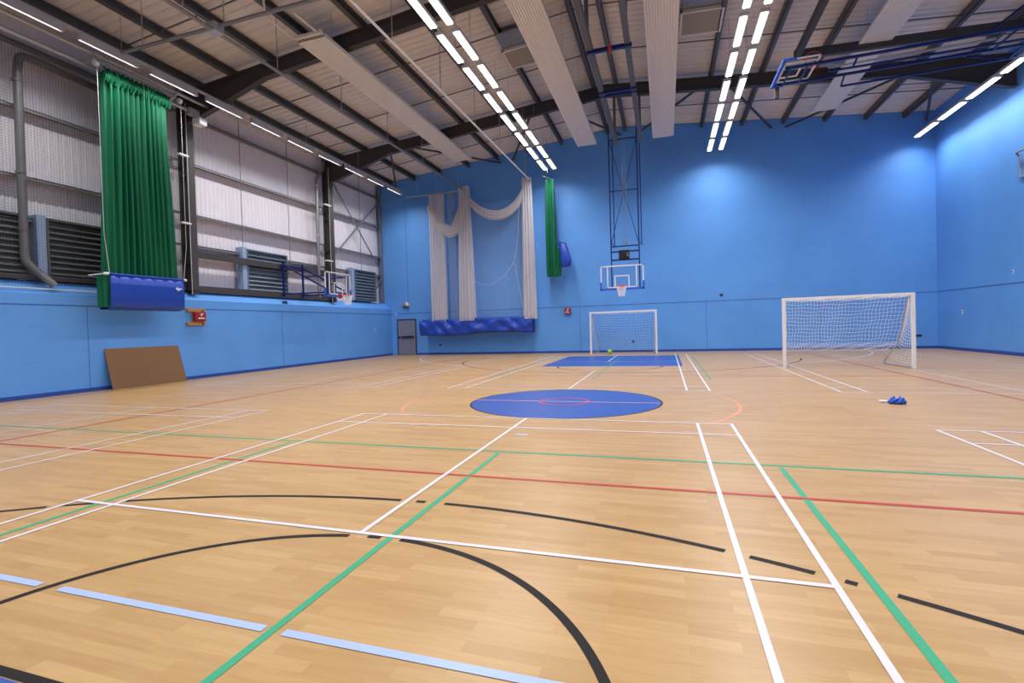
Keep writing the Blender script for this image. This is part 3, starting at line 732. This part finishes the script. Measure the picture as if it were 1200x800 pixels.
m.bar((.04, 19.12, 7.17), (1.2, 19.12, 7.17), .035, .04); m.bar((.04, 19.12, 9.35), (1.2, 19.12, 9.35), .04, .05)
m.build('mast', 'navy', t)
m = MB(); m.tube([(.06, 19.10, 9.3), (1.18, 19.10, 4.95)], .016, 6); m.tube([(1.18, 19.14, 9.3), (.06, 19.14, 4.95)], .016, 6); m.build('cross_brace', 'navy', t)
m = MB(); m.tube([(.60, 19.0, 4.85), (.60, 19.0, 9.4)], .009, 6); m.tube([(.72, 19.0, 4.85), (.72, 19.0, 9.4)], .009, 6)
for x in (.6, .72): m.tube([(x, 19.0, 4.82), (x, 19.0, 5.0)], .03, 8)
m.build('winch_rods', 'rail', t)
for x in (.38, 1.38):
    MB().bar((x, 4, 9.12), (x, 18.7, 9.05), .15, .20).build('support_beam', 'purlin', t)
m = MB()
for y in (10.5, 18.4):
    for x in (.38, 1.38): m.bar((x, y, 9.2), (x, y, roof(x)-.7), .10, .10)
m.build('drop_post', 'purlin', t)
for y_, w_ in ((11.0, .10), (13.6, .10), (13.9, .05)): MB().bar((.3, y_, 8.97), (1.5, y_, 8.97), w_, w_).build('cross_tube', 'navy', t)
MB().tube([(.95, 10.6, 8.9), (.95, 10.6, 8.75), (.97, 10.6, 8.62)], .05, 10, rs=[.02, .045, .02]).build('pull_hook', 'red', t)
st = MB().box(.36, .80, 19.0, 19.08, 4.24, 4.62, .01).build('shot_clock', 'black', t)
m = MB()
m = MB().tube([(.72, 18.99, 4.34), (.75, 18.99, 4.36), (.75, 18.99, 4.40), (.72, 18.99, 4.41), (.70, 18.99, 4.38)], .009, 5, closed=True).tube([(.72, 18.99, 4.45), (.74, 18.99, 4.47), (.72, 18.99, 4.50), (.70, 18.99, 4.47)], .008, 5, closed=True)
m.build('clock_marks', 'housing', st)

# side hoop on the left wall
YS = 15.45; XB = -11.2
t = thing('basketball_hoop', (XB, YS, 2.95), 'side basketball hoop on navy brackets standing out from the left wall', 'basketball hoop')
board(t, (XB, YS, 3.0), (0, 1, 0), (0, 0, 1))
rim(t, (XB+.42, YS+.05, 3.08), (-1, 0, 0)); net_hoop(t, (XB+.42, YS+.05, 3.07))
for y in (15.0, 16.25):
    m = MB(); xw = -13.68
    m.bar((xw, y, 3.1), (xw, y, 4.65), .07, .07); m.bar((xw, y, 3.22), (XB-.06, y-.1 if y > 16 else y, 3.2), .055, .055)
    m.bar((xw, y, 4.50), (XB-.2, y-.1 if y > 16 else y, 3.32), .06, .06); m.bar((-12.55, y, 3.9), (XB-.06, y-.05, 3.92), .045, .045)
    m.bar((XB-.06, y-.05, 3.15), (XB-.06, y-.05, 3.95), .05, .05); m.build('bracket', 'navy', t)
m = MB(); m.bar((XB-.08, 14.95, 3.9), (XB-.08, 16.2, 3.9), .045, .045); m.bar((XB-.08, 14.95, 3.2), (XB-.08, 16.2, 3.2), .045, .045); m.bar((-13.68, 14.8, 4.45), (-13.68, 16.45, 4.45), .05, .09)
m.build('tie_bar', 'navy', t)

# folded ceiling hoop on the right
t = thing('basketball_hoop', (6.1, 14.5, 9.0), 'folded basketball hoop swung up flat under the ceiling on long navy arms', 'basketball hoop')
board(t, (5.62, 14.52, 9.02), (0, 1, 0), (1, 0, 0), 1.8, 1.0)
m = MB().tube([(6.62+.225*math.cos(2*PI*i/24), 14.52, 9.32+.225*math.sin(2*PI*i/24)) for i in range(24)], .014, 8, closed=True); m.bar((6.62, 14.52, 9.05), (6.62, 14.52, 9.12), .15, .1); m.build('rim', 'red', t)
m = MB()
for y in (13.98, 15.10):
    m.bar((5.75, y, 8.93), (13.4, y, 9.0), .07, .07)
m.bar((6.9, 14.1, 8.70), (13.4, 14.1, 8.72), .05, .05); m.bar((7.5, 15.15, 8.62), (13.4, 15.2, 8.72), .05, .05)
m.bar((11.2, 13.98, 8.95), (11.2, 15.1, 8.95), .05, .05); m.bar((11.6, 13.98, 8.7), (11.6, 15.1, 8.7), .05, .05)
for x in (5.9, 6.35): m.bar((x, 13.9, 8.92), (x, 15.15, 8.92), .045, .045)
m.bar((7.6, 13.98, 8.95), (7.5, 14.1, 8.7), .04, .04); m.bar((7.6, 15.1, 8.95), (7.5, 15.15, 8.62), .04, .04)
m.bar((10.6, 13.98, 9.0), (11.8, 14.0, 9.9), .05, .05); m.bar((10.6, 15.1, 8.9), (11.6, 15.1, 8.65), .04, .05)
m.build('folding_arms', 'navy', t)
m = MB(); m.bar((7.0, 14.5, 8.98), (11.0, 14.5, 9.02), .05, .05); m.build('strut', 'galv', t)
m = MB().bar((6.33, 15.5, 9.97), (XW, 16.15, 9.97), .14, .28); m.bar((6.42, 4.0, 10.0), (6.42, 15.6, 9.98), .14, .26); m.bar((6.42, 10.5, 10.0), (6.42, 10.5, 10.4), .1, .1)
m.box(5.72, 5.84, 15.32, 15.42, 8.62, 8.95)
m.build('support_beam', 'steel', t)

# ------------------------------------------------------------------ goals
def goal(pl, pr, h, depth, label, back_px, netz, cord_w=.010, pitch=.085):
    """pl, pr: feet of the posts; depth towards the back"""
    pl = Vector((*pl, 0)); pr = Vector((*pr, 0)); A = (pr-pl).normalized(); B = Vector((0, 1, 0)); W = (pr-pl).length
    t = thing('football_goal', tuple((pl+pr)/2), label, 'goal')
    def P(a, b, z): return pl+A*(a+b/depth*(.26*(1-a/W)-.12*a/W))+B*b+Vector((0, 0, z))
    Z = Vector((0, 0, 1))
    for a in (0, W):
        MB().bar(P(a, 0, 0), P(a, 0, h), .08, .08, B).build('post', 'white', t)
    MB().bar(P(-.04, 0, h-.04), P(W+.04, 0, h-.04), .08, .08).build('crossbar', 'white', t)
    for a, dx in ((0, .03), (W, -.03)):
        pts = [P(a+dx, .04, h-.06), P(a+dx, .16, h-.10), P(a+dx, .38, h*.66), P(a+dx, .72, h*.34), P(a+dx, depth-.05, .12), P(a+dx, depth, .03)]
        MB().tube(pts, .022, 8).build('back_stay', 'galv', t)
        MB().tube([P(a+dx, .02, .03), P(a+dx, depth, .03)], .022, 8).build('ground_bar', 'galv', t)
    # net: back sheet and two sides
    def stay(f):   # position of the back stay from top to bottom
        q = [(.04, h-.06), (.16, h-.10), (.38, h*.66), (.72, h*.34), (depth, netz)]
        k_ = f*(len(q)-1); i = min(int(k_), len(q)-2); u = k_-i
        return q[i][0]*(1-u)+q[i+1][0]*u, q[i][1]*(1-u)+q[i+1][1]*u
    m = MB(); nv = int(W/pitch); nh = int(2.1/pitch)
    def N(i, j):
        a = W*i/nv; b, z = stay(j/nh); s_ = math.sin(PI*i/nv)
        return P(a+.015*math.sin(j*1.3+i*.4), b+.10*s_+.18*s_*math.sin(PI*j/nh), z-.05*s_*math.sin(PI*j/nh)+.012*math.sin(i*.9+j))
    for i in range(nv+1): m.tube([N(i, j) for j in range(nh+1)], cord_w/2, 4)
    for j in range(nh+1): m.tube([N(i, j) for i in range(nv+1)], cord_w/2, 4)
    m.build('back_net', 'cord', t)
    for a0, sg in ((0, 1), (W, -1)):
        m = MB(); n2_ = 8
        def S(i, j):
            b, z = stay(j/nh); f = i/n2_
            bb = .03+(b-.03)*f; zz = (h-.08)*(1-j/nh)+.12*(j/nh); zz = zz*(1-f)+z*f
            return P(a0+sg*(.02+.05*math.sin(PI*f)), bb, zz-.08*math.sin(PI*f)*(j/nh))
        for i in range(n2_+1): m.tube([S(i, j) for j in range(nh+1)], cord_w/2, 4)
        for j in range(nh+1): m.tube([S(i, j) for i in range(n2_+1)], cord_w/2, 4)
        m.build('side_net', 'cord', t)
    return t
goal((5.62, 14.22), (8.74, 13.80), 2.12, 1.6, 'large white football goal on the right with a full white net', None, .42, .008)
goal((-1.43, 22.72), (1.76, 22.30), 2.12, .9, 'small white football goal against the far wall', None, .15, .0045, .11)
o = bpy.data.meshes.new('football'); bm = bmesh.new(); bmesh.ops.create_icosphere(bm, subdivisions=4, radius=.115)
for v in bm.verts: v.co *= 1-.02*max(0, math.cos(6*v.co.x/.115)*math.cos(6*v.co.y/.115)*math.cos(6*v.co.z/.115))
for f in bm.faces: f.smooth = True
bm.to_mesh(o); bm.free(); o.materials.append(M['lime']); fb = bpy.data.objects.new('football', o); COL.objects.link(fb); fb.location = (-.49, 22.55, .113)
tag(fb, 'bright lime green ball resting by the left post of the small goal', 'ball')

# little crumpled blue cloth on the floor
m = MB(); g = []
for i in range(25):
    f = i/24; row = []; env = math.sin(PI*min(.985, max(.015, f)))**.5
    for k_ in range(32):
        a = 2*PI*k_/32; fold = 1+.28*math.sin(k_*1.05+i*.8)+.14*math.sin(k_*2.3-i*1.1)
        hump = .45+.55*abs(math.sin(PI*(1.7*f+.15)))
        r_ = .062*env*fold
        row.append((5.74+.25*f+.012*math.sin(k_+i*.9), 6.98+r_*1.2*math.cos(a), max(.004, .028+r_*1.25*math.sin(a)*hump+.03*hump*env)))
    g.append(row)
m.sheet(g, closed=True).cap(g[0]).cap(g[-1], True)
o = m.build('blue_cloth', 'cloth', loc=(5.86, 6.98, 0)); tag(o, 'small crumpled blue cloth lying alone on the open floor', 'cloth')
m = MB(); g = []
for i in range(9):
    g.append([(5.68+.13*i/8+.01*math.sin(j*2+i), 7.12+.12*j/6, .012+.018*abs(math.sin(i*1.3+j*1.7))) for j in range(7)])
o = m.sheet(g).build('white_wrapper', 'white', loc=(5.76, 7.16, 0)); o.modifiers.new('t', 'SOLIDIFY').thickness = .004
tag(o, 'scrap of crumpled white wrapping behind the blue cloth', 'wrapper')

# ------------------------------------------------------------------ ribbed white panels under the roof
def radiant(xc, y0, y1, z, w, label):
    t = thing('radiant_panel', (xc, y0, z), label, 'ceiling panel', 'ribbed radiant panels')
    n = 12; row = []
    for i in range(n):
        x = xc-w/2+w*i/n; s = w/n
        row += [(x, 0), (x+s*.72, 0), (x+s*.80, .022), (x+s*.92, .022)]
    row += [(xc+w/2, 0), (xc+w/2, .09)]; row = [(xc-w/2, .09)]+row
    MB().sheet([[(x, y, z+d) for x, d in row] for y in (y0, y1)], sm=False).build('panel', 'offw', t)
    m = MB()
    for i in range(9): x = xc-w/2+w*(i+.5)/9; m.tube([(x, y0-.10, z+.07), (x, y0+.05, z+.05)], .018, 8)
    m.box(xc-w/2, xc+w/2, y0-.16, y0-.10, z+.03, z+.12); m.build('header_pipe', 'offw', t)
    m = MB().box(xc-w/2+.02, xc+w/2-.02, y0, y1, z+.09, z+.12); m.build('insulation', 'offw', t)
    y = y0+.4
    while y < y1:
        for s_ in (-1, 1): MB().tube([(xc+s_*w*.45, y, z+.1), (xc+s_*w*.45, y, roof(xc+s_*w*.45)-.02)], .008, 5).build('hanger', 'galv', t)
        y += 3.2
    return t
radiant(-7.40, 9.28, 20.9, 10.0, .95, 'white ribbed ceiling panel furthest left, its near end in view')
radiant(-1.15, 3.0, 21.2, 10.0, .90, 'white ribbed ceiling panel left of the ridge beside the paired lights')
radiant(2.28, 3.0, 21.5, 10.0, .92, 'white ribbed ceiling panel right of the hoop mast')
radiant(8.58, 5.0, 21.0, 10.0, .90, 'white ribbed ceiling panel furthest right behind the folded hoop')
t = thing('heating_pipe', (-7.5, 8.6, 10.05), 'pair of thin pale pipes leading to the near end of the left ceiling panel', 'pipe')
MB().tube([(-7.87, 7.95, 10.5), (-7.87, 8.0, 10.05), (-7.90, 9.1, 10.05)], .03, 8).build('pipe', 'offw', t)
MB().tube([(-7.12, 8.2, 10.1), (-7.10, 9.1, 10.1)], .03, 8).build('pipe', 'offw', t)

# beige vents
def rvent(x0, x1, y0, y1, z0, z1, label):
    t = thing('ceiling_vent', ((x0+x1)/2, (y0+y1)/2, min(z0, z1)), label, 'vent')
    def Q(x, y, d): u = (x-x0)/(x1-x0); return (x, y, z0+(z1-z0)*u+d)
    def slab(mb, a, b, c, d, e, f):
        v = [Q(x, y, z) for x in (a, b) for y in (c, d) for z in (e, f)]
        mb.add(v, [(0, 1, 3, 2), (4, 6, 7, 5), (0, 4, 5, 1), (2, 3, 7, 6), (0, 2, 6, 4), (1, 5, 7, 3)]); return mb
    slab(MB(), x0+.06, x1-.06, y0+.06, y1-.06, .03, .1).build('panel', 'vent', t)
    slab(MB(), x0+.05, x1-.05, y0-.9, y0-.02, .10, .16).build('side_duct', 'rail', t)
    m = MB()
    for a, b, c, d in ((x0, x1, y0, y0+.06), (x0, x1, y1-.06, y1), (x0, x0+.06, y0, y1), (x1-.06, x1, y0, y1)): slab(m, a, b, c, d, 0, .10)
    m.build('frame', 'offw', t)
rvent(-3.0, -1.8, 13.75, 15.0, 11.0, 11.1, 'beige framed ceiling vent left of the ridge, partly behind a ribbed panel')
rvent(2.85, 4.12, 13.75, 15.12, 11.06, 10.98, 'large beige framed ceiling vent between the ribbed panel and the right lights')

# ------------------------------------------------------------------ lights
ORD = ['first', 'second', 'third', 'fourth', 'fifth', 'sixth', 'seventh', 'eighth', 'ninth', 'tenth', 'eleventh', 'twelfth', 'thirteenth', 'fourteenth', 'fifteenth', 'sixteenth', 'seventeenth', 'eighteenth']
LCOL = (1.0, .975, .985)
def fitting(kind, ln, power):
    """prototype at the origin, running towards -Y from y=0"""
    t = thing('strip_light', (0, 0, 0), '', 'strip light')
    if kind == 'pair': w, s, hh = .24, .165, .10
    elif kind == 'left': w, s, hh = .13, .05, .10
    else: w, s, hh = .26, .18, .10
    m = MB().box(-w/2, w/2, -ln-.05, .05, .05, .05+hh-.03)
    if kind == 'left': m.box(-w/2, -w/2+.015, -ln-.05, .05, -.05, .05).box(w/2-.015, w/2, -ln-.05, .05, -.075, .05).box(-w/2, w/2, -.01+.05, .05, -.05, .05).box(-w/2, w/2, -ln-.05, -ln-.04, -.05, .05)
    else: m.box(-w/2, w/2, -ln-.04, .04, .03, .05)
    m.build('housing', 'housing', t)
    m = MB()
    if kind == 'left': m.tube([(.0, -ln, .0), (.0, 0, .0)], .022, 8)
    else: m.box(-s/2, s/2, -ln, 0, -.0, .035, .01)
    m.build('tube_cover', 'lamp', t)
    l = bpy.data.lights.new('strip_glow', 'AREA'); l.shape = 'RECTANGLE'; l.size = .03 if kind == 'left' else s*.9; l.size_y = ln*.96; l.energy = power; l.color = LCOL
    l.spread = math.radians(152)
    lo = bpy.data.objects.new('tube_light', l); COL.objects.link(lo); lo.location = (0, -ln/2, -.012 if kind != 'left' else -.04); lo.parent = t
    return t
rows = [  # kind, x, far end y, z, pitch, length, number, text, group
    ('pair', -3.52, 22.58, 9.52, 1.896, 1.50, 15, 'in the left line of the left pair', 'strip lights in the left pair'),
    ('pair', -3.04, 22.58, 9.52, 1.896, 1.50, 15, 'in the right line of the left pair', 'strip lights in the left pair'),
    ('pair', 4.35, 22.90, 9.52, 1.917, 1.50, 15, 'in the left line of the right pair', 'strip lights in the right pair'),
    ('pair', 4.85, 22.90, 9.52, 1.917, 1.50, 15, 'in the right line of the right pair', 'strip lights in the right pair'),
    ('left', -11.86, 22.5, 9.2, 1.89, 1.43, 15, 'in the left wall row', 'strip lights along the left wall'),
    ('right', 12.62, 23.25, 9.1, 1.96, 1.60, 15, 'in the right wall row', 'strip lights along the right wall'),
]
POW = {'pair': 42, 'left': 58, 'right': 50}
protos = {}
for kind, x, yf, z, pitch, ln, n, text, grp in rows:
    if kind not in protos: protos[kind] = fitting(kind, ln, POW[kind])
index_kids()
used = set()
for kind, x, yf, z, pitch, ln, n, text, grp in rows:
    for i in range(n):
        p = protos[kind]
        o = p if kind not in used else copy_tree(p)
        used.add(kind); o.location = (x, yf-i*pitch, z)
        o['label'] = 'strip light, %s from the far wall, %s' % (ORD[i], text); o['group'] = grp
    y1 = yf-(n-1)*pitch-ln
    tr = thing('light_trunking', (x, yf, z), 'grey trunking holding the strip lights ' + text, 'trunking')
    m = MB().box(x-.03, x+.03, y1, yf, z+.12, z+.19); m.build('rail', 'housing', tr)
    y = yf-.4
    while y > y1:
        MB().tube([(x, y, z+.19), (x, y, roof(x)-.02)], .009, 5).build('hanger', 'galv', tr); y -= pitch*2

# ------------------------------------------------------------------ world, camera, view
w = bpy.data.worlds.new('World'); SC.world = w; w.use_nodes = True
w.node_tree.nodes['Background'].inputs[0].default_value = (.6, .65, .8, 1); w.node_tree.nodes['Background'].inputs[1].default_value = .0

F_, YAW, PITCH, ROLL, CXc, CYc, CZc, SX, SY = 593.40979, .31845, .01662, -.02983, 2.17937, -3.21378, 1.49639, -15.6678, -6.95282
cy, sy = math.cos(YAW), math.sin(YAW)
f = Vector((-sy*math.cos(PITCH), cy*math.cos(PITCH), -math.sin(PITCH))); rt = Vector((cy, sy, 0)); up = rt.cross(f)
r2 = rt*math.cos(ROLL)+up*math.sin(ROLL); u2 = -rt*math.sin(ROLL)+up*math.cos(ROLL)
cam = bpy.data.cameras.new('camera'); co = bpy.data.objects.new('camera', cam); COL.objects.link(co)
co.matrix_world = Matrix(((r2.x, u2.x, -f.x, CXc), (r2.y, u2.y, -f.y, CYc), (r2.z, u2.z, -f.z, CZc), (0, 0, 0, 1)))
cam.sensor_width = 36; cam.sensor_fit = 'HORIZONTAL'; cam.lens = F_/1200*36
cam.shift_x = -SX/1200; cam.shift_y = SY/1200; cam.clip_start = .05; cam.clip_end = 200
SC.camera = co
vs = SC.view_settings; vs.view_transform = 'Standard'; vs.look = 'None'; vs.exposure = 0; vs.gamma = 1; vs.use_curve_mapping = False
SC.cycles.max_bounces = 8; SC.cycles.diffuse_bounces = 5; SC.cycles.transparent_max_bounces = 24
SC.cycles.sample_clamp_indirect = 4
SC.cycles.use_denoising = True
